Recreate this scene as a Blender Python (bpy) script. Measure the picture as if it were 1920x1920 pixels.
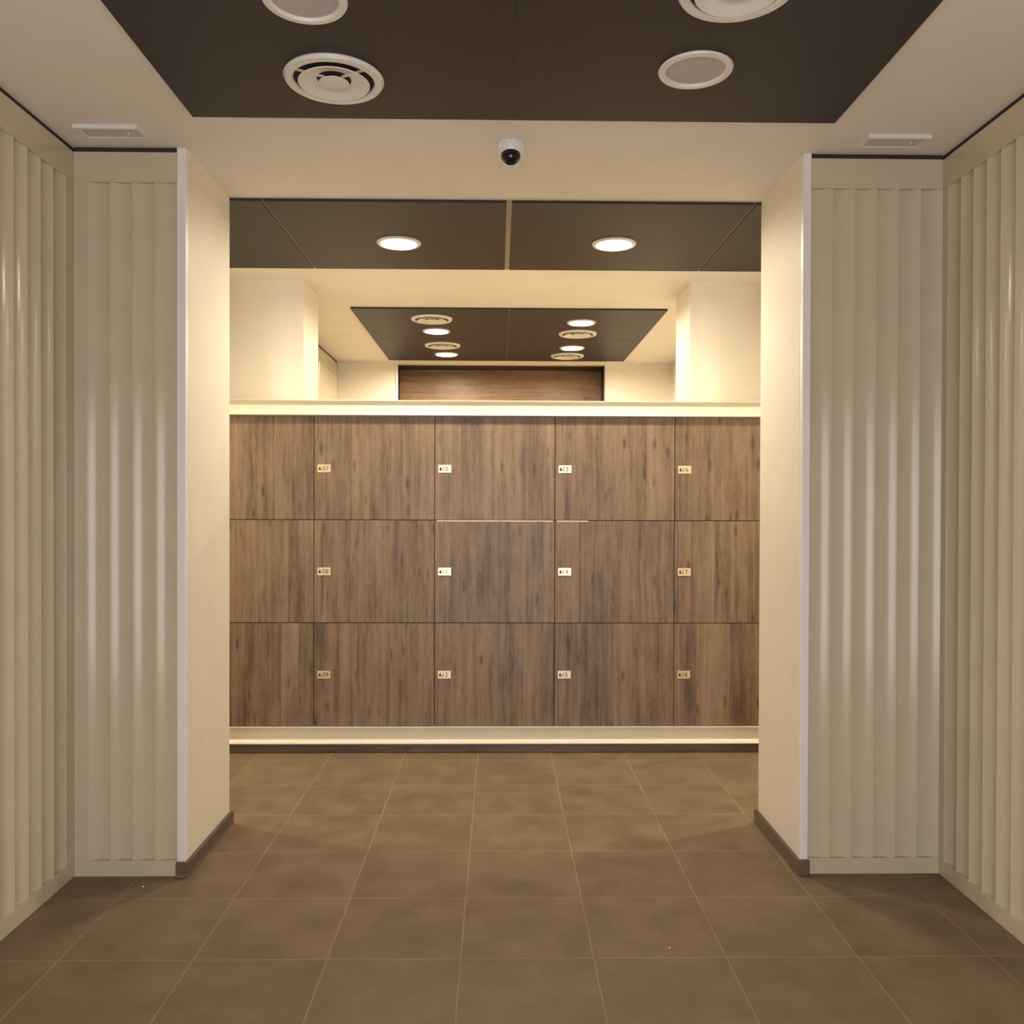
import bpy, bmesh, math
from mathutils import Matrix, Vector

# ------------------------------------------------------------------ clean
for o in list(bpy.data.objects):
    bpy.data.objects.remove(o, do_unlink=True)
S = bpy.context.scene
C = S.collection
R = math.radians

# ------------------------------------------------------------------ camera
EYE = 1.55
YAW, PITCH, ROLL, FPX = R(0.888), R(-0.474), R(0.165), 1610.4
f = Vector((math.sin(YAW)*math.cos(PITCH), math.cos(YAW)*math.cos(PITCH), math.sin(PITCH)))
r0 = Vector((math.cos(YAW), -math.sin(YAW), 0)); u0 = r0.cross(f)
rt = r0*math.cos(ROLL) + u0*math.sin(ROLL); up = -r0*math.sin(ROLL) + u0*math.cos(ROLL)
cam_d = bpy.data.cameras.new('camera'); cam = bpy.data.objects.new('camera', cam_d); C.objects.link(cam)
cam_d.sensor_width = 36; cam_d.sensor_fit = 'HORIZONTAL'; cam_d.lens = 36*FPX/1920; cam_d.clip_start = .05
M = Matrix.Identity(4)
for i in range(3):
    M[i][0], M[i][1], M[i][2] = rt[i], up[i], -f[i]
M.translation = (0, 0, EYE); cam.matrix_world = M
S.camera = cam

# ------------------------------------------------------------------ world, light, exposure
LAMP = 290.0           # strength of the lit downlight lenses
LAMP_FAR = 600.0
LAMP_SIDE = 430.0
LAMP_COL = (1.0, .845, .60)
DAY = 76.0            # daylight coming in through the entrance behind the camera
DAY_COL = (1.0, .94, .93)
W = bpy.data.worlds.new('world'); S.world = W; W.use_nodes = True
W.node_tree.nodes['Background'].inputs[0].default_value = (1, .96, .9, 1)
W.node_tree.nodes['Background'].inputs[1].default_value = .03
S.view_settings.view_transform = 'Standard'; S.view_settings.look = 'None'
S.view_settings.gamma = 1; S.view_settings.use_curve_mapping = False
S.view_settings.exposure = 0.0
ld = bpy.data.lights.new('entrance_daylight', 'AREA'); ld.shape = 'RECTANGLE'
ld.size, ld.size_y, ld.energy, ld.color = 2.1, 2.3, DAY, DAY_COL
lo = bpy.data.objects.new('entrance_daylight', ld); C.objects.link(lo)
lo.location = (.02, -.66, 1.18); lo.rotation_euler = (R(90), 0, 0)   # shines along +Y, into the room

# ------------------------------------------------------------------ measures (metres)
H = 3.024                                   # ceiling
XL, XR = -1.2986, 1.2719                    # passage jambs
YP, YR = 3.583, 4.164                       # front / rear faces of the near wall stubs
YL = 5.375                                  # locker fronts
WL, WR = -1.759, 1.861                      # faces of the slatted side panels
FP0, FP1 = 5.66, 6.114                      # far wall stubs
FX0, FX1 = -1.282, 1.260
FW = 8.914                                  # far wall
YB = -.6                                    # rear wall (behind the camera)

# ------------------------------------------------------------------ materials
def new_mat(name):
    m = bpy.data.materials.new(name); m.use_nodes = True
    nt = m.node_tree; b = nt.nodes['Principled BSDF']
    return m, nt, b
def N(nt, t, **kw):
    n = nt.nodes.new(t)
    for k, v in kw.items(): setattr(n, k, v)
    return n
def math_n(nt, op, a, b=None):
    n = N(nt, 'ShaderNodeMath', operation=op)
    for i, v in enumerate((a, b)):
        if v is None: continue
        if isinstance(v, (int, float)): n.inputs[i].default_value = v
        else: nt.links.new(v, n.inputs[i])
    return n.outputs[0]
def ramp(nt, fac, stops):
    n = N(nt, 'ShaderNodeValToRGB'); e = n.color_ramp.elements
    while len(e) < len(stops): e.new(.5)
    for el, (p, c) in zip(e, stops): el.position = p; el.color = (*c, 1)
    nt.links.new(fac, n.inputs[0]); return n.outputs[0]
def mix(nt, fac, a, b, blend='MIX'):
    n = N(nt, 'ShaderNodeMix', data_type='RGBA', blend_type=blend)
    for s, v in ((n.inputs[0], fac), (n.inputs[6], a), (n.inputs[7], b)):
        if isinstance(v, (int, float)): s.default_value = v
        elif isinstance(v, tuple): s.default_value = (*v, 1)
        else: nt.links.new(v, s)
    return n.outputs[2]
def noise(nt, vec, scale, detail=3, rough=.5):
    n = N(nt, 'ShaderNodeTexNoise'); n.inputs['Scale'].default_value = scale
    n.inputs['Detail'].default_value = detail; n.inputs['Roughness'].default_value = rough
    nt.links.new(vec, n.inputs['Vector']); return n.outputs['Fac']
def mapped(nt, src, scale, loc=(0, 0, 0)):
    n = N(nt, 'ShaderNodeMapping'); n.inputs['Scale'].default_value = scale; n.inputs['Location'].default_value = loc
    nt.links.new(src, n.inputs['Vector']); return n.outputs[0]
def bump(nt, b, h, strength, dist=.002):
    n = N(nt, 'ShaderNodeBump'); n.inputs['Strength'].default_value = strength; n.inputs['Distance'].default_value = dist
    nt.links.new(h, n.inputs['Height']); nt.links.new(n.outputs[0], b.inputs['Normal'])

def paint(name, col, rough=.5, var=.04, scale=9, bstr=.05, spec=.5):
    m, nt, b = new_mat(name)
    p = N(nt, 'ShaderNodeNewGeometry').outputs['Position']
    n = noise(nt, p, scale, 4)
    c = ramp(nt, n, [(.3, tuple(x*(1-var) for x in col)), (.7, tuple(min(1, x*(1+var)) for x in col))])
    nt.links.new(c, b.inputs['Base Color']); b.inputs['Roughness'].default_value = rough
    b.inputs['Specular IOR Level'].default_value = spec
    if bstr: bump(nt, b, noise(nt, p, 260, 2), bstr)
    return m
def metal(name, col, rough):
    m, nt, b = new_mat(name)
    p = N(nt, 'ShaderNodeNewGeometry').outputs['Position']
    n = noise(nt, mapped(nt, p, (40, 40, 600)), 1, 2)
    c = ramp(nt, n, [(.3, tuple(x*.95 for x in col)), (.7, col)])
    nt.links.new(c, b.inputs['Base Color']); b.inputs['Metallic'].default_value = 1; b.inputs['Roughness'].default_value = rough
    return m
def wood(name, axis, dark, mid, light, rough=.42, plank=.105, random=True, per_obj=True):
    """axis 'z' = grain runs upwards, 'x' = grain runs sideways."""
    m, nt, b = new_mat(name)
    p = N(nt, 'ShaderNodeNewGeometry').outputs['Position']
    sep = N(nt, 'ShaderNodeSeparateXYZ'); nt.links.new(p, sep.inputs[0])
    along, across = (sep.outputs[2], sep.outputs[0]) if axis == 'z' else (sep.outputs[0], sep.outputs[2])
    rnd = N(nt, 'ShaderNodeObjectInfo').outputs['Random']
    shift = math_n(nt, 'MULTIPLY', rnd, 7.0 if per_obj else 0.0)
    al = math_n(nt, 'ADD', along, shift)
    cmb = N(nt, 'ShaderNodeCombineXYZ')
    nt.links.new(across, cmb.inputs[0]); nt.links.new(shift, cmb.inputs[1]); nt.links.new(al, cmb.inputs[2])
    v = cmb.outputs[0]
    wob = math_n(nt, 'MULTIPLY', math_n(nt, 'SUBTRACT', noise(nt, mapped(nt, v, (2, 1, 1.2)), 1.0, 2), .5), .05)
    # planks of uneven width
    pk = math_n(nt, 'FLOOR', math_n(nt, 'DIVIDE', math_n(nt, 'ADD', across, math_n(nt, 'MULTIPLY', rnd, .57)), plank))
    wn = N(nt, 'ShaderNodeTexWhiteNoise', noise_dimensions='2D')
    c2 = N(nt, 'ShaderNodeCombineXYZ'); nt.links.new(pk, c2.inputs[0]); nt.links.new(shift, c2.inputs[1])
    nt.links.new(c2.outputs[0], wn.inputs[0])
    ac = math_n(nt, 'ADD', across, wob)
    c3 = N(nt, 'ShaderNodeCombineXYZ'); nt.links.new(ac, c3.inputs[0]); nt.links.new(wn.outputs[0], c3.inputs[1]); nt.links.new(al, c3.inputs[2])
    g = c3.outputs[0]
    fine = noise(nt, mapped(nt, g, (230, 1, 15)), 1.0, 4, .65)
    fleck = noise(nt, mapped(nt, g, (420, 1, 34)), 1.0, 3, .6)
    broad = noise(nt, mapped(nt, g, (34, 2, 1.1)), 1.0, 4, .6)
    blot = noise(nt, mapped(nt, g, (8, 3, 2.6)), 1.0, 4, .62)
    t = math_n(nt, 'ADD', math_n(nt, 'ADD', math_n(nt, 'MULTIPLY', fine, .22), math_n(nt, 'MULTIPLY', fleck, .14)), math_n(nt, 'MULTIPLY', broad, .36))
    t = math_n(nt, 'ADD', t, math_n(nt, 'MULTIPLY', blot, .28))
    t = math_n(nt, 'ADD', t, math_n(nt, 'MULTIPLY', math_n(nt, 'SUBTRACT', wn.outputs[0], .5), .07))
    col = ramp(nt, t, [(.38, dark), (.5, mid), (.61, light)])
    # long dark cracks
    ck = noise(nt, mapped(nt, g, (13, 5, .9)), 1.0, 2, .45)
    cf = ramp(nt, ck, [(.66, (0, 0, 0)), (.76, (1, 1, 1))])
    col = mix(nt, math_n(nt, 'MULTIPLY', cf, .6), col, tuple(x*.55 for x in dark))
    # elongated knots / cracks
    vo = N(nt, 'ShaderNodeTexVoronoi'); vo.inputs['Scale'].default_value = 1.0; vo.inputs['Randomness'].default_value = 1
    nt.links.new(mapped(nt, g, (15, 4, 4.2)), vo.inputs['Vector'])
    kn = ramp(nt, vo.outputs['Distance'], [(.02, (1, 1, 1)), (.24, (0, 0, 0))])
    pick = math_n(nt, 'GREATER_THAN', N(nt, 'ShaderNodeSeparateColor').outputs[0], .38)
    sc = pick.node.inputs[0].links[0].from_node; nt.links.new(vo.outputs['Color'], sc.inputs[0])
    col = mix(nt, math_n(nt, 'MULTIPLY', math_n(nt, 'MULTIPLY', kn, pick), .85), col, tuple(x*.45 for x in dark))
    nt.links.new(col, b.inputs['Base Color']); b.inputs['Roughness'].default_value = rough
    bump(nt, b, fine, .12, .001)
    return m
def tiles(name, x0, y0, t):
    m, nt, b = new_mat(name)
    p = N(nt, 'ShaderNodeNewGeometry').outputs['Position']
    sep = N(nt, 'ShaderNodeSeparateXYZ'); nt.links.new(p, sep.inputs[0])
    def cell(s, o):
        q = math_n(nt, 'DIVIDE', math_n(nt, 'SUBTRACT', s, o), t)
        fr = math_n(nt, 'FRACT', q)
        d = math_n(nt, 'MULTIPLY', math_n(nt, 'MINIMUM', fr, math_n(nt, 'SUBTRACT', 1.0, fr)), t)
        return math_n(nt, 'FLOOR', q), d
    ix, dx = cell(sep.outputs[0], x0); iy, dy = cell(sep.outputs[1], y0)
    d = math_n(nt, 'MINIMUM', dx, dy)
    grout = ramp(nt, d, [(.0010, (1, 1, 1)), (.0022, (0, 0, 0))])
    cb = N(nt, 'ShaderNodeCombineXYZ'); nt.links.new(ix, cb.inputs[0]); nt.links.new(iy, cb.inputs[1])
    wn = N(nt, 'ShaderNodeTexWhiteNoise', noise_dimensions='2D'); nt.links.new(cb.outputs[0], wn.inputs[0])
    off = N(nt, 'ShaderNodeVectorMath', operation='MULTIPLY_ADD')
    nt.links.new(wn.outputs['Color'], off.inputs[0]); off.inputs[1].default_value = (4, 4, 4); nt.links.new(p, off.inputs[2])
    cloud = noise(nt, off.outputs[0], 5.5, 5, .6); grit = noise(nt, p, 140, 3, .6)
    tone = math_n(nt, 'ADD', math_n(nt, 'MULTIPLY', cloud, .75), math_n(nt, 'MULTIPLY', grit, .25))
    tone = math_n(nt, 'ADD', tone, math_n(nt, 'MULTIPLY', math_n(nt, 'SUBTRACT', wn.outputs[0], .5), .07))
    col = ramp(nt, tone, [(.32, (.148, .101, .064)), (.5, (.195, .136, .087)), (.68, (.248, .175, .112))])
    gn = noise(nt, p, 3.0, 3)
    gfac = math_n(nt, 'MULTIPLY', grout, math_n(nt, 'MULTIPLY', gn, 1.05))
    col = mix(nt, gfac, col, (.44, .33, .22))
    nt.links.new(col, b.inputs['Base Color'])
    nt.links.new(ramp(nt, cloud, [(.3, (.50,)*3), (.7, (.62,)*3)]), b.inputs['Roughness'])
    h = math_n(nt, 'SUBTRACT', math_n(nt, 'MULTIPLY', grit, .15), grout)
    bump(nt, b, h, .15, .001)
    return m
def emit(name, col, strength):
    m, nt, b = new_mat(name)
    p = N(nt, 'ShaderNodeNewGeometry').outputs['Position']
    c = ramp(nt, noise(nt, p, 20, 1), [(.2, tuple(x*.98 for x in col)), (.8, col)])
    b.inputs['Base Color'].default_value = (.8, .8, .8, 1)
    nt.links.new(c, b.inputs['Emission Color']); b.inputs['Emission Strength'].default_value = strength
    return m
def gloss(name, col, rough):
    m = paint(name, col, rough, .03, 30, 0); return m

CREAM = paint('cream_wall_paint', (.82, .765, .67), .55, .02, 6, .06)
CEIL = paint('cream_ceiling_paint', (.82, .77, .69), .6, .02, 5, .06)
TRIMW = paint('white_trim_paint', (.86, .84, .84), .4, .02, 8, .02)
PANEL = paint('beige_lacquer', (.59, .53, .395), .20, .03, 5, .02)
BOARD = paint('dark_brown_ceiling_board', (.043, .0340, .0325), .52, .10, 160, .15, .3)
JOINT = paint('tan_joint_strip', (.33, .28, .215), .5)
JOINTD = paint('brown_joint_strip', (.15, .10, .07), .5)
DARK = paint('dark_gap', (.03, .024, .022), .7)
FLOOR = tiles('brown_floor_tiles', .3297, 2.922, .4549)
WOOD = wood('brown_oak_upright', 'z', (.095, .062, .043), (.218, .147, .099), (.312, .221, .152))
WOODB = wood('brown_oak_baseboard', 'x', (.10, .068, .052), (.16, .11, .085), (.22, .16, .12), .45)
WOODN = wood('red_brown_wood_sideways', 'x', (.13, .075, .04), (.24, .14, .075), (.33, .20, .11), .45, .14)
CARC = paint('dark_carcass', (.035, .022, .016), .6)
CORN = paint('cream_lacquer', (.78, .735, .61), .33, .01, 5, 0)
PLATE = metal('brushed_brass_plate', (.90, .76, .54), .35)
INK = paint('dark_brown_ink', (.07, .045, .025), .5, .05, 60, 0)
EDGE = paint('pale_edge_glint', (.75, .58, .52), .35)  # pale colour standing in for light caught on the door joint
WHITE = paint('white_enamel', (.80, .78, .74), .35, .02, 20, 0)
WHITE2 = paint('white_plastic', (.78, .77, .78), .35, .02, 20, 0)
LENSOFF = paint('frosted_lens', (.50, .46, .47), .4, .03, 40, 0)
LENSON = emit('lit_lens', LAMP_COL, LAMP)
LENSSIDE = emit('lit_lens_side', LAMP_COL, LAMP_SIDE)
LENSFAR = emit('lit_lens_beyond', LAMP_COL, LAMP_FAR)
BLACKG = gloss('black_smoked_dome', (.006, .006, .007), .06)
GREYP = paint('grey_plastic', (.60, .57, .54), .5, .04, 40, 0)

# ------------------------------------------------------------------ mesh helpers
def add_box(bm, x0, x1, y0, y1, z0, z1, bev=0):
    r = bmesh.ops.create_cube(bm, size=1)
    vs = r['verts']
    for v in vs:
        v.co = Vector(((x0+x1)/2 + v.co.x*(x1-x0), (y0+y1)/2 + v.co.y*(y1-y0), (z0+z1)/2 + v.co.z*(z1-z0)))
    if bev:
        es = list({e for v in vs for e in v.link_edges})
        bmesh.ops.bevel(bm, geom=es, offset=bev, segments=2, profile=.5, affect='EDGES')
def box(*a, bev=0):
    bm = bmesh.new(); add_box(bm, *a, bev=bev); return bm
def boxes(lst, bev=0):
    bm = bmesh.new()
    for a in lst: add_box(bm, *a, bev=bev)
    return bm
def extrude_profile(bm, pts, a0, a1, place):
    """closed profile pts (p,q) swept from a0 to a1; place(p,q,a) -> xyz"""
    A = [bm.verts.new(place(p, q, a0)) for p, q in pts]; B = [bm.verts.new(place(p, q, a1)) for p, q in pts]
    n = len(pts); fs = []
    for i in range(n):
        j = (i+1) % n; fs.append(bm.faces.new((A[i], A[j], B[j], B[i])))
    fs.append(bm.faces.new(A)); fs.append(bm.faces.new(B[::-1]))
    bmesh.ops.recalc_face_normals(bm, faces=fs)
def add_lathe(bm, prof, seg=48, c=(0, 0, 0), close_top=True):
    """prof: list of (r, z); axis = Z"""
    rings = []
    for r, z in prof:
        if r < 1e-6: rings.append([bm.verts.new((c[0], c[1], c[2]+z))])
        else: rings.append([bm.verts.new((c[0]+r*math.cos(2*math.pi*k/seg), c[1]+r*math.sin(2*math.pi*k/seg), c[2]+z)) for k in range(seg)])
    fs = []
    for a, b in zip(rings, rings[1:]):
        for k in range(seg):
            l = (k+1) % seg
            if len(a) == 1 and len(b) == 1: continue
            if len(a) == 1: fs.append(bm.faces.new((a[0], b[l], b[k])))
            elif len(b) == 1: fs.append(bm.faces.new((a[k], a[l], b[0])))
            else: fs.append(bm.faces.new((a[k], a[l], b[l], b[k])))
    bmesh.ops.recalc_face_normals(bm, faces=fs)
def lathe(prof, seg=48, c=(0, 0, 0)):
    bm = bmesh.new(); add_lathe(bm, prof, seg, c); return bm
def obj(name, bm, mat, parent=None, smooth=False, auto=None):
    """links ONE mesh object; geometry is given in the parent's frame (or world if none)"""
    me = bpy.data.meshes.new(name)
    if smooth:
        for fc in bm.faces: fc.smooth = True
    bm.to_mesh(me); bm.free(); me.materials.append(mat)
    if auto: me.set_sharp_from_angle(angle=R(auto))
    o = bpy.data.objects.new(name, me); C.objects.link(o)
    if parent: o.parent = parent
    return o
def struct(name, bm, mat, label, cat):
    o = obj(name, bm, mat); o['kind'] = 'structure'; o['label'] = label; o['category'] = cat; return o
def thing(name, label, cat, loc=(0, 0, 0), group=None):
    o = bpy.data.objects.new(name, None); C.objects.link(o); o.location = loc; o.empty_display_size = .1
    o['label'] = label; o['category'] = cat
    if group: o['group'] = group
    return o
def tag(o, label, cat, group=None):
    o['label'] = label; o['category'] = cat
    if group: o['group'] = group
    return o
def kids(o): return [c for c in bpy.data.objects if c.parent == o]
def dup(root, loc, label):
    r = root.copy(); C.objects.link(r); r.location = loc; r['label'] = label
    for ch in kids(root):
        c = ch.copy(); C.objects.link(c); c.parent = r
        for g in kids(ch):
            d = g.copy(); C.objects.link(d); d.parent = c
    return r

# ------------------------------------------------------------------ the shell
struct('floor', box(-3.8, 3.9, -.75, 9.5, -.1, 0), FLOOR, 'brown square floor tiles with pale thin joints', 'floor')
struct('ceiling', box(-3.8, 3.9, -.75, 9.5, H, H+.1), CEIL, 'plain cream ceiling over rooms and passage', 'ceiling')
struct('wall_left', boxes([(-2.05, WL-.036, -.72, YP+.037, 0, H), (-3.75, -3.60, YP+.037, YL+.281, 0, H), (-2.05, -1.915, YL+.281, FP1, 0, H), (-2.05, -1.70, FP1, 9.42, 0, H)]),
       CREAM, 'cream left wall behind the slatted panels', 'wall')
struct('wall_right', boxes([(WR+.036, 2.05, -.72, YP+.037, 0, H), (3.70, 3.85, YP+.037, YL+.281, 0, H), (1.90, 2.05, YL+.281, FP1, 0, H), (1.80, 2.05, FP1, 9.42, 0, H)]),
       CREAM, 'cream right wall behind the slatted panels', 'wall')
struct('wall_rear', boxes([(WL-.036, -1.07, YB-.1, YB, 0, H), (1.10, WR+.036, YB-.1, YB, 0, H)]), CREAM,
       'cream rear wall on both sides of the entrance behind the camera', 'wall')
TL, TR = -1.335, 1.305
struct('wall_near_left', box(-3.60, XL, YP+.037, YR, 0, H), CREAM, 'cream wall stub forming the left jamb of the passage opening', 'wall')
struct('wall_near_right', box(XR, 3.70, YP+.037, YR, 0, H), CREAM, 'cream wall stub forming the right jamb of the passage opening', 'wall')
struct('trim_1', box(TL, XL, YP, YP+.0368, 0, H, bev=.003), TRIMW, 'narrow white upright trim at the left edge of the opening', 'trim')
struct('trim_2', box(XR, TR, YP, YP+.0368, 0, H, bev=.003), TRIMW, 'narrow white upright trim at the right edge of the opening', 'trim')
struct('wall_beyond_left', box(-1.915, FX0, FP0, FP1, 0, H), CREAM, 'cream wall stub behind the lockers on the left', 'wall')
struct('wall_beyond_right', box(FX1, 1.90, FP0, FP1, 0, H), CREAM, 'cream wall stub behind the lockers on the right', 'wall')
struct('wall_far', boxes([(-1.70, -1.069, FW, FW+.1, 0, H), (1.103, 1.80, FW, FW+.1, 0, H), (-1.069, 1.103, FW, FW+.1, 3.008, H)]), CREAM,
       'cream end wall around the dark wood recess', 'wall')
struct('trim_3', box(-1.069, -1.045, FW-.006, FW+.0, 0, 3.0, bev=.002), TRIMW, 'white upright strip at the left edge of the dark wood recess', 'trim')
struct('wall_passage_left', box(-3.60, -1.9035, YL, YL+.281, 0, H), CREAM, 'cream wall closing the passage left of the lockers', 'wall')
struct('wall_passage_right', box(1.856, 3.70, YL, YL+.281, 0, H), CREAM, 'cream wall closing the passage right of the lockers', 'wall')
BB, BT = .0625, .0166
def baseb(xin, s, name, label):
    x_a, x_b = sorted((xin, xin + s*BT)); xo = xin - s*.036; f_a, f_b = sorted((xo, xin + s*BT))
    struct(name, boxes([(x_a, x_b, YP, YR+BT, 0, BB), (f_a, f_b, YP-BT, YP, 0, BB)], bev=.0015), WOODB, label, 'baseboard')
baseb(XL, 1, 'baseboard_left', 'dark brown wood baseboard along the left jamb')
baseb(XR, -1, 'baseboard_right', 'dark brown wood baseboard along the right jamb')

# ------------------------------------------------------------------ slatted panels
PITCH_S = .0925
def slat_profile(n, first, direction, base, d_back):
    """lip-to-valley scoops. returns closed profile of (s, depth) ; s runs from first, depth>0 = back from the face.
    direction +1: lip at the high-s end of each slat, -1: lip at the low-s end"""
    K = 14; tl = [R(-5 + 37*((k+.5)/K)**1.5) for k in range(K)]
    dz = [0]
    for a in tl: dz.append(dz[-1] + math.tan(a)*PITCH_S/K)
    mx = dz[-1]
    cell = [(k/K*PITCH_S, mx - d + base) for k, d in enumerate(dz)]     # valley ... lip
    pts = []
    for i in range(n):
        c = cell if direction > 0 else [(PITCH_S - s, d) for s, d in reversed(cell)]
        for s, d in c: pts.append((first + i*PITCH_S + s + (0 if 0 < s < PITCH_S else (1e-4 if s <= 0 else -1e-4)), d))
    lo, hi = pts[0][0], pts[-1][0]
    return pts + [(hi, d_back), (lo, d_back)]
Z0, Z1, ZT = .066, 2.879, 3.003
def panel(label, face, axis, s0, s1, lo_stile, hi_stile, first, n, direction):
    """axis 'y': panel faces -Y at y=face, s = x.  axis '+x'/'-x': panel at x=face facing into the room, s = y"""
    D = .034
    if axis == 'y': place = lambda s, d, z: (s, face + d, z)
    elif axis == '+x': place = lambda s, d, z: (face - d, s, z)
    else: place = lambda s, d, z: (face + d, s, z)
    mid = place((s0+s1)/2, D/2, 0)
    t = thing('slatted_panel', label, 'panel', mid, 'beige slatted panels around the near room')
    P = lambda s, d, z: tuple(Vector(place(s, d, z)) - Vector(mid))
    def blk(sa, sb, da, db, za, zb, bev=.0012):
        a, b = P(sa, da, za), P(sb, db, zb)
        lo = [min(p, q) for p, q in zip(a, b)]; hi = [max(p, q) for p, q in zip(a, b)]
        return box(lo[0], hi[0], lo[1], hi[1], lo[2], hi[2], bev=bev)
    obj('top_rail', blk(s0, s1, 0, D, Z1, ZT), PANEL, t)
    obj('bottom_rail', blk(s0, s1, 0, D, 0, Z0), PANEL, t)
    if lo_stile > s0 + .003: obj('stile', blk(s0, lo_stile, 0, D, Z0, Z1), PANEL, t)
    if hi_stile < s1 - .003: obj('stile', blk(hi_stile, s1, 0, D, Z0, Z1), PANEL, t)
    bm = bmesh.new(); extrude_profile(bm, slat_profile(n, first, direction, .0025, D), Z0, Z1, P)
    o = obj('slats', bm, PANEL, t, smooth=True, auto=25)
    tr = obj('gap_shade_strip', blk(s0, s1, .008, D, ZT, H-.0005, 0), DARK, t); tr['label'] = 'dark strip painted as the shade in the gap above the panel'  # no real track: dark filler stands in for the shade under the ceiling
    return t
panel('beige slatted panel left of the passage opening, facing the camera, four slats wide', YP, 'y', WL+.0005, TL-.0005, -1.705, TL-.0005, -1.705, 4, -1)
panel('beige slatted panel right of the passage opening, facing the camera, six slats wide', YP, 'y', TR+.0005, WR-.0005, TR, WR, 1.3055, 6, 1)
nl = 41; fl = 3.52 - nl*PITCH_S
panel('long beige slatted panel covering the left side wall of the near room', WL, '+x', fl-.06, YP+.034, fl, 3.52, fl, nl, 1)
nr = 42; fr = 3.5445 - nr*PITCH_S
panel('long beige slatted panel covering the right side wall of the near room', WR, '-x', fr-.06, YP+.034, fr, 3.5445, fr, nr, 1)
# the same panel in the room beyond
nf = 29; ff = FP1 + .06
t_far = panel('beige slatted panel on the left wall of the room beyond the lockers', -1.663, '+x', FP1+.001, FW-.001, ff, ff+nf*PITCH_S, ff, nf, 1)
t_far['group'] = 'beige slatted panels beyond the lockers'

# ------------------------------------------------------------------ dark ceiling boards
def board(x0, x1, y0, y1, label, group, th=.014):
    o = obj('ceiling_board', box(x0, x1, y0, y1, H-th, H, bev=.0015), BOARD)
    return tag(o, label, 'ceiling panel', group)
XC = .047
g = 'dark boards on the near ceiling'
board(-1.159, XC-.0002, .98, 3.273, 'dark brown board on the near ceiling, left half', g)
board(XC+.0002, 1.2796, .98, 3.273, 'dark brown board on the near ceiling, right half', g)
g = 'dark boards on the passage ceiling'
YS0, YS1 = YR+.003, 5.352
board(-3.598, -1.149, YS0, YS1, 'dark board on the passage ceiling at its far left end', g)
board(-1.137, XC-.014, YS0, YS1, 'dark board on the passage ceiling holding the left lit downlight', g)
board(XC+.014, 1.235, YS0, YS1, 'dark board on the passage ceiling holding the right lit downlight', g)
board(1.247, 3.698, YS0, YS1, 'dark board on the passage ceiling at its far right end', g)
g = 'joint strips on the passage ceiling'
for x0, x1, m, lab in ((XC-.0135, XC+.0135, JOINT, 'pale joint strip between the two middle boards of the passage ceiling'),
                       (-1.1485, -1.1375, JOINTD, 'thin brown joint strip left on the passage ceiling'),
                       (1.2355, 1.2465, JOINTD, 'thin brown joint strip right on the passage ceiling')):
    tag(obj('joint_strip', box(x0, x1, YS0, YS1, H-.010, H), m), lab, 'joint strip', g)
g = 'dark boards on the ceiling beyond the lockers'
FM = 7.585; FXC = .075
for x0, x1, y0, y1, lab in ((-1.111, FXC-.004, 6.436, FM-.002, 'front left'), (FXC+.004, 1.2644, 6.436, FM-.002, 'front right'),
                            (-1.111, FXC-.004, FM+.002, 8.726, 'rear left'), (FXC+.004, 1.2644, FM+.002, 8.726, 'rear right')):
    board(x0, x1, y0, y1, 'brown board on the ceiling beyond the lockers, %s of four' % lab, g)
ZB = H - .014                                                # underside of the boards

# ------------------------------------------------------------------ downlights
def make_downlight(lit, label, loc, r, group):
    t = thing('downlight', label, 'ceiling light', loc, group)
    obj('trim_ring', lathe([(r*.985, 0), (r, -.003), (r*.97, -.009), (r*.82, -.011), (r*.795, -.008), (r*.78, -.001), (r*.78, 0), (r*.985, 0)]), WHITE, t, True, 40)
    ln = obj('lens', lathe([(r*.785, -.0015), (r*.6, -.0022), (0, -.0028), (0, -.0005), (r*.785, -.0005), (r*.785, -.0015)]), lit or LENSOFF, t, True, 40)
    ln['label'] = 'glowing warm white lens' if lit else 'grey frosted lens'
    return t
g0, g1, g2 = 'unlit downlights of the near ceiling', 'lit downlights of the passage', 'lit downlights beyond the lockers'
d0 = make_downlight(None, 'unlit white downlight on the near ceiling, wholly in view at right', (.655, 2.878, ZB), .124, g0)
dup(d0, (-.565, 2.500, ZB), 'unlit white downlight on the near ceiling at left, cut by the top edge')
d1 = make_downlight(LENSON, 'lit round downlight on the left of the passage ceiling, before the lockers', (-.560, 4.808, ZB), .123, g1)
dup(d1, (.640, 4.798, ZB), 'lit round downlight on the right of the passage ceiling, before the lockers')
d3 = make_downlight(LENSSIDE, 'lit downlight at the left end of the passage, hidden behind the left wall stub', (-2.75, 4.80, ZB), .123, g1)
dup(d3, (2.70, 4.80, ZB), 'lit downlight at the right end of the passage, hidden behind the right wall stub')
d2 = make_downlight(LENSFAR, 'lit downlight beyond the lockers, nearer of the two at left', (-.527, 7.233, ZB), .117, g2)
for loc, lab in (((-.511, 8.344, ZB), 'lit downlight beyond the lockers, farther of the two at left'),
                 ((.656, 6.865, ZB), 'lit downlight beyond the lockers, nearer of the two at right'),
                 ((.676, 7.971, ZB), 'lit downlight beyond the lockers, farther of the two at right')):
    dup(d2, loc, lab)

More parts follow.
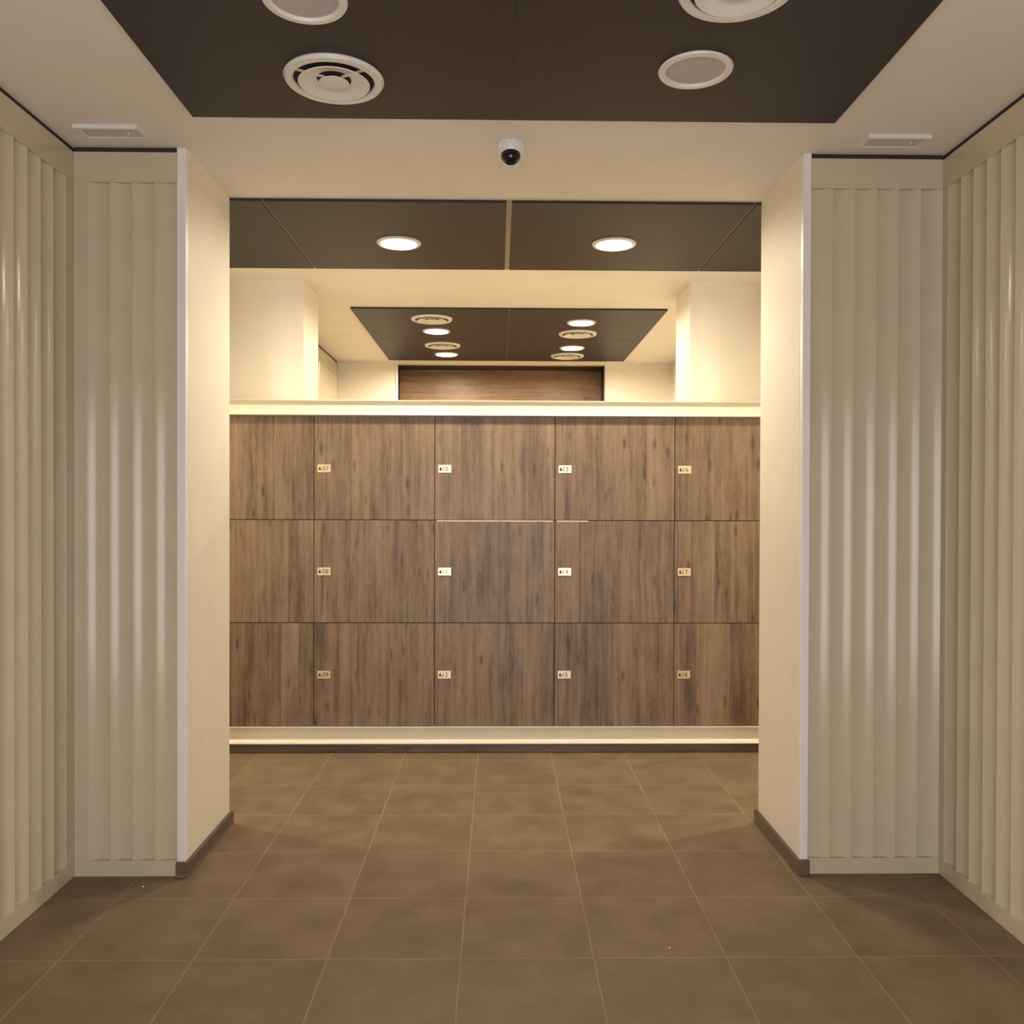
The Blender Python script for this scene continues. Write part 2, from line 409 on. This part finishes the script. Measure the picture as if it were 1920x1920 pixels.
# ------------------------------------------------------------------ round air diffusers (cone in cone)
def make_diffuser(label, loc, r, group):
    t = thing('air_diffuser', label, 'air vent', loc, group)
    obj('outer_ring', lathe([(r*.99, 0), (r, -.004), (r*.96, -.014), (r*.83, -.016), (r*.80, -.010), (r*.81, 0), (r*.99, 0)]), WHITE, t, True, 40)
    o = obj('dark_throat', lathe([(r*.80, -.001), (0, -.001), (0, -.0003), (r*.80, -.0003), (r*.80, -.001)]), DARK, t, True, 40); o['label'] = 'dark gap behind the cones'
    obj('middle_cone', lathe([(r*.715, -.020), (r*.70, -.0225), (r*.67, -.021), (r*.56, -.011), (r*.44, -.0055), (r*.345, -.004), (r*.345, -.0015), (r*.5, -.0025), (r*.60, -.007), (r*.715, -.020)]), WHITE, t, True, 50)
    obj('centre_cone', lathe([(r*.30, -.0165), (r*.285, -.0185), (r*.20, -.0155), (0, -.0145), (0, -.004), (r*.18, -.004), (r*.28, -.014), (r*.30, -.0165)]), WHITE, t, True, 50)
    for k in range(3):
        bm = bmesh.new()
        a = 2*math.pi*k/3 + math.pi/2
        c, s = math.cos(a), math.sin(a)
        q = [(c*r*.2 - s*.004, s*r*.2 + c*.004), (c*r*.2 + s*.004, s*r*.2 - c*.004), (c*r*.82 + s*.004, s*r*.82 - c*.004), (c*r*.82 - s*.004, s*r*.82 + c*.004)]
        extrude_profile(bm, q, -.006, -.0012, lambda p, w, z: (p, w, z))
        obj('spoke', bm, WHITE, t)
    return t
ga, gb = 'round air diffusers of the near ceiling', 'round air diffusers beyond the lockers'
v0 = make_diffuser('round white air diffuser on the near ceiling at left, wholly in view', (-.568, 2.965, ZB), .170, ga)
dup(v0, (.668, 2.412, ZB), 'white air diffuser on the near ceiling at right, cut by the top edge')
v1 = make_diffuser('cream air diffuser beyond the lockers, nearer of the two at left', (-.528, 6.763, ZB), .163, gb)
for loc, lab in (((-.517, 7.876, ZB), 'cream air diffuser beyond the lockers, farther of the two at left'),
                 ((.667, 7.309, ZB), 'cream air diffuser beyond the lockers, nearer of the two at right'),
                 ((.665, 8.395, ZB), 'cream air diffuser beyond the lockers, farther of the two at right')):
    dup(v1, loc, lab)

# ------------------------------------------------------------------ rectangular ceiling vents
def make_vent(label, loc):
    t = thing('ceiling_vent', label, 'air vent', loc, 'rectangular vents on the near ceiling')
    w, d, h = .124, .062, .017
    obj('frame', boxes([(-w, w, -d, -d+.014, -h, 0), (-w, w, d-.014, d, -.007, 0), (-w, -w+.014, -d+.014, d-.014, -.007, 0), (w-.014, w, -d+.014, d-.014, -.007, 0)], bev=.0012), WHITE2, t)
    obj('flap', box(-w+.015, w-.015, -d+.015, d-.015, -.004, -.0005), GREYP, t)
    obj('lever', box(w*.52, w*.56, -.004, .004, -.016, -.004, bev=.001), WHITE2, t)
    return t
va = make_vent('small rectangular white vent on the ceiling in the near left corner', (-1.535, 3.432, H))
dup(va, (1.590, 3.452, H), 'small rectangular white vent on the ceiling in the near right corner')

# ------------------------------------------------------------------ security camera
t = thing('security_camera', 'small white dome security camera with black eye under the ceiling', 'security camera', (.045, 3.512, H))
obj('housing', lathe([(.0, 0), (.054, 0), (.0575, -.004), (.0575, -.020), (.055, -.034), (.049, -.046), (.042, -.052), (0, -.052)]), WHITE2, t, True, 50)
obj('eye_ring', lathe([(0, -.045), (.040, -.050), (.0412, -.058), (.0400, -.068), (.0355, -.081), (.027, -.091), (.014, -.097), (0, -.0985)]), WHITE2, t, True, 50)
prof = [(.0400*math.sin(math.pi*k/24), .0400*math.cos(math.pi*k/24)) for k in range(25)]
bm = lathe(prof, 40); bmesh.ops.translate(bm, verts=bm.verts, vec=(0, -.0125, -.0565))
o = obj('dome', bm, BLACKG, t, True); o['label'] = 'glossy black dome'
bm = bmesh.new()
add_box(bm, -.0065, .0065, -.0006, .0006, -.0014, .0014)
bmesh.ops.rotate(bm, verts=bm.verts, matrix=Matrix.Rotation(R(-24), 3, 'Z') @ Matrix.Rotation(R(-14), 3, 'Y'))
bmesh.ops.translate(bm, verts=bm.verts, vec=(-.0235, -.0524, -.018))
obj('mark', bm, GREYP, t)

# ------------------------------------------------------------------ lockers
LW, LX0 = .7517, -1.1515 - .7517
ROWS = ((1.4535, 2.1000), (.8103, 1.4535), (.1635, .8103))     # top, middle, bottom
GAP = .0022
depsgraph = bpy.context.evaluated_depsgraph_get
def text_bm(s, size):
    cu = bpy.data.curves.new('glyphs', 'FONT'); cu.body = s; cu.size = size; cu.extrude = .0004
    ob = bpy.data.objects.new('glyphs', cu); C.objects.link(ob)
    bpy.context.view_layer.update()
    me = bpy.data.meshes.new_from_object(ob.evaluated_get(depsgraph()))
    bm = bmesh.new(); bm.from_mesh(me)
    bpy.data.objects.remove(ob, do_unlink=True); bpy.data.curves.remove(cu); bpy.data.meshes.remove(me)
    xs = [v.co.x for v in bm.verts]; ys = [v.co.y for v in bm.verts]
    bmesh.ops.translate(bm, verts=bm.verts, vec=(-(min(xs)), -(min(ys)+max(ys))/2, 0))
    bmesh.ops.rotate(bm, verts=bm.verts, matrix=Matrix.Rotation(R(90), 3, 'X'))     # stand up, facing -Y
    return bm
def icon_bm():
    bm = bmesh.new()
    drop = [(0, .0155)] + [(.0078*math.sin(a), -.0035 - .0078*math.cos(a)*1.0) for a in [R(d) for d in range(115, -116, -23)]]
    extrude_profile(bm, drop, -.0004, .0004, lambda p, q, a: (p, a, q))
    arc = [(.0085 + .0*k, 0) for k in range(0)]
    add_box(bm, .009, .0155, -.0004, .0004, -.0095, -.006)
    return bm
# the plates of the first column stay hidden behind the left jamb
NUM = {(1, 0): '07', (1, 1): '08', (1, 2): '09', (2, 0): '10', (2, 1): '11', (2, 2): '12',
       (3, 0): '13', (3, 1): '14', (3, 2): '15', (4, 0): '16', (4, 1): '17', (4, 2): '18'}
ROWN = ('top', 'middle', 'bottom')
GL = 'wood fronted lockers'
meshes = {}
for c in range(5):
    for r, (z0, z1) in enumerate(ROWS):
        x0, x1 = LX0 + c*LW, LX0 + (c+1)*LW; h = z1 - z0
        num = NUM.get((c, r))
        if num: lab = 'brown wood grain locker bearing plate number %s, %s row' % (num, ROWN[r])
        else: lab = 'brown wood grain locker, %s row, cut by the left jamb, plate unseen' % ROWN[r]
        t = thing('locker', lab, 'locker', (x0 + LW/2, YL, z0), GL)
        key = round(h, 4)
        if key not in meshes:
            a = obj('carcass', box(-LW/2, LW/2, .0205, .281, 0, h), CARC, t)
            d = obj('door', box(-LW/2+GAP, LW/2-GAP, 0, .018, GAP, h-GAP, bev=.0008), WOOD, t)
            meshes[key] = (a, d)
        else:
            for src in meshes[key]:
                k = src.copy(); C.objects.link(k); k.parent = t
        if num:
            px, pz = -LW/2 + .0625, (1.774, 1.132, .486)[r] - z0
            p = obj('number_plate', box(px-.041, px+.041, -.003, 0, pz-.0245, pz+.0245, bev=.0007), PLATE, t)
            p['label'] = 'small metal plate numbered %s' % num
            bm = text_bm(num, .040); bmesh.ops.translate(bm, verts=bm.verts, vec=(px-.009, -.0034, pz)); obj('numerals', bm, INK, p)
            bm = icon_bm(); bmesh.ops.translate(bm, verts=bm.verts, vec=(px-.026, -.0034, pz-.001)); obj('icon', bm, INK, p)
        if (c, r) in ((2, 1), (3, 1)):
            xe = LW/2 - GAP if c == 2 else -LW/2 + .22
            e = obj('edge_glint', box(-LW/2+.012, xe-.01, -.0012, .0005, h-.0085, h-.0005), EDGE, t); e['label'] = 'pale strip painted as the glint along the top of the door'  # highlight at the door joint, painted as a pale strip

def cove(z0, z1, name, label):
    """lacquered board with a thin top lip and a face that curves forward towards its foot"""
    h = z1 - z0; y = YL
    rr = .030; yv = y + .004
    pts = [(y+.0195, z0), (yv-rr-.004, z0), (yv-rr-.006, z0+.002), (yv-rr-.006, z0+.006), (yv-rr-.003, z0+.008)]
    for k in range(0, 11):
        b = R(90 - 9*k); pts.append((yv - rr + rr*math.cos(b), z0 + .0085 + rr - rr*math.sin(b)))
    pts += [(yv, z1-.007), (yv-.018, z1-.005), (yv-.018, z1), (y+.0195, z1)]
    bm = bmesh.new(); extrude_profile(bm, pts, LX0, LX0+5*LW, lambda p, q, a: (a, p, q))
    return tag(obj(name, bm, CORN, None, True, 30), label, 'locker trim')
cornice = cove(2.1030, 2.200, 'locker_cornice', 'cream lacquered board running along the top of the lockers')
cove(.0575, .1610, 'locker_ledge', 'cream lacquered ledge running along the foot of the lockers')
obj('cover_board', box(LX0, LX0+5*LW, YL+.020, YL+.281, 2.1005, 2.19), CORN, cornice)
for x0, x1, lab in ((LX0, -.149, 'brown wood plinth board under the left lockers'), (-.147, LX0+5*LW, 'brown wood plinth board under the right lockers')):
    tag(obj('locker_plinth', box(x0, x1, YL-.002, YL+.018, 0, .057, bev=.0008), WOODB), lab, 'plinth', 'plinth boards under the lockers')

# ------------------------------------------------------------------ dark wood recess in the end wall
t = thing('wood_recess', 'dark wood lined recess in the end wall beyond the lockers', 'recess', (.017, 9.1, 0))
Dp = 9.28
X0, X1 = -1.069-.017, 1.103-.017
obj('back_panel', box(X0-.04, X1+.04, Dp-9.1, Dp-9.1+.02, 0, 3.02), WOODN, t)
for xa, xb in ((X0-.03, X0), (X1, X1+.03)):
    o = obj('side_lining', box(xa, xb, FW+.1-9.1, Dp-9.1, 0, 3.02), CARC, t); o['label'] = 'dark side lining'
obj('top_lining', box(X0, X1, FW+.1-9.1, Dp-9.1, 3.0, 3.02), CARC, t)

# ------------------------------------------------------------------ crumbs on the floor
def crumb(x, y, r, label):
    bm = bmesh.new(); bmesh.ops.create_icosphere(bm, subdivisions=2, radius=r)
    for v in bm.verts:
        v.co *= 1 + .25*math.sin(9*v.co.x/r + 5*v.co.y/r); v.co.z = max(v.co.z*.7, -r*.35)
    zz = min(v.co.z for v in bm.verts)
    bmesh.ops.translate(bm, verts=bm.verts, vec=(0, 0, -zz))
    o = obj('crumb', bm, WHITE, None, True); o.location = (x, y, 0); tag(o, label, 'crumb', 'white crumbs on the floor')
crumb(-1.435, 3.485, .0042, 'tiny white crumb on the floor below the left slatted panel')
crumb(.602, 2.985, .0036, 'tiny white crumb on the floor tile near the front, right of centre')
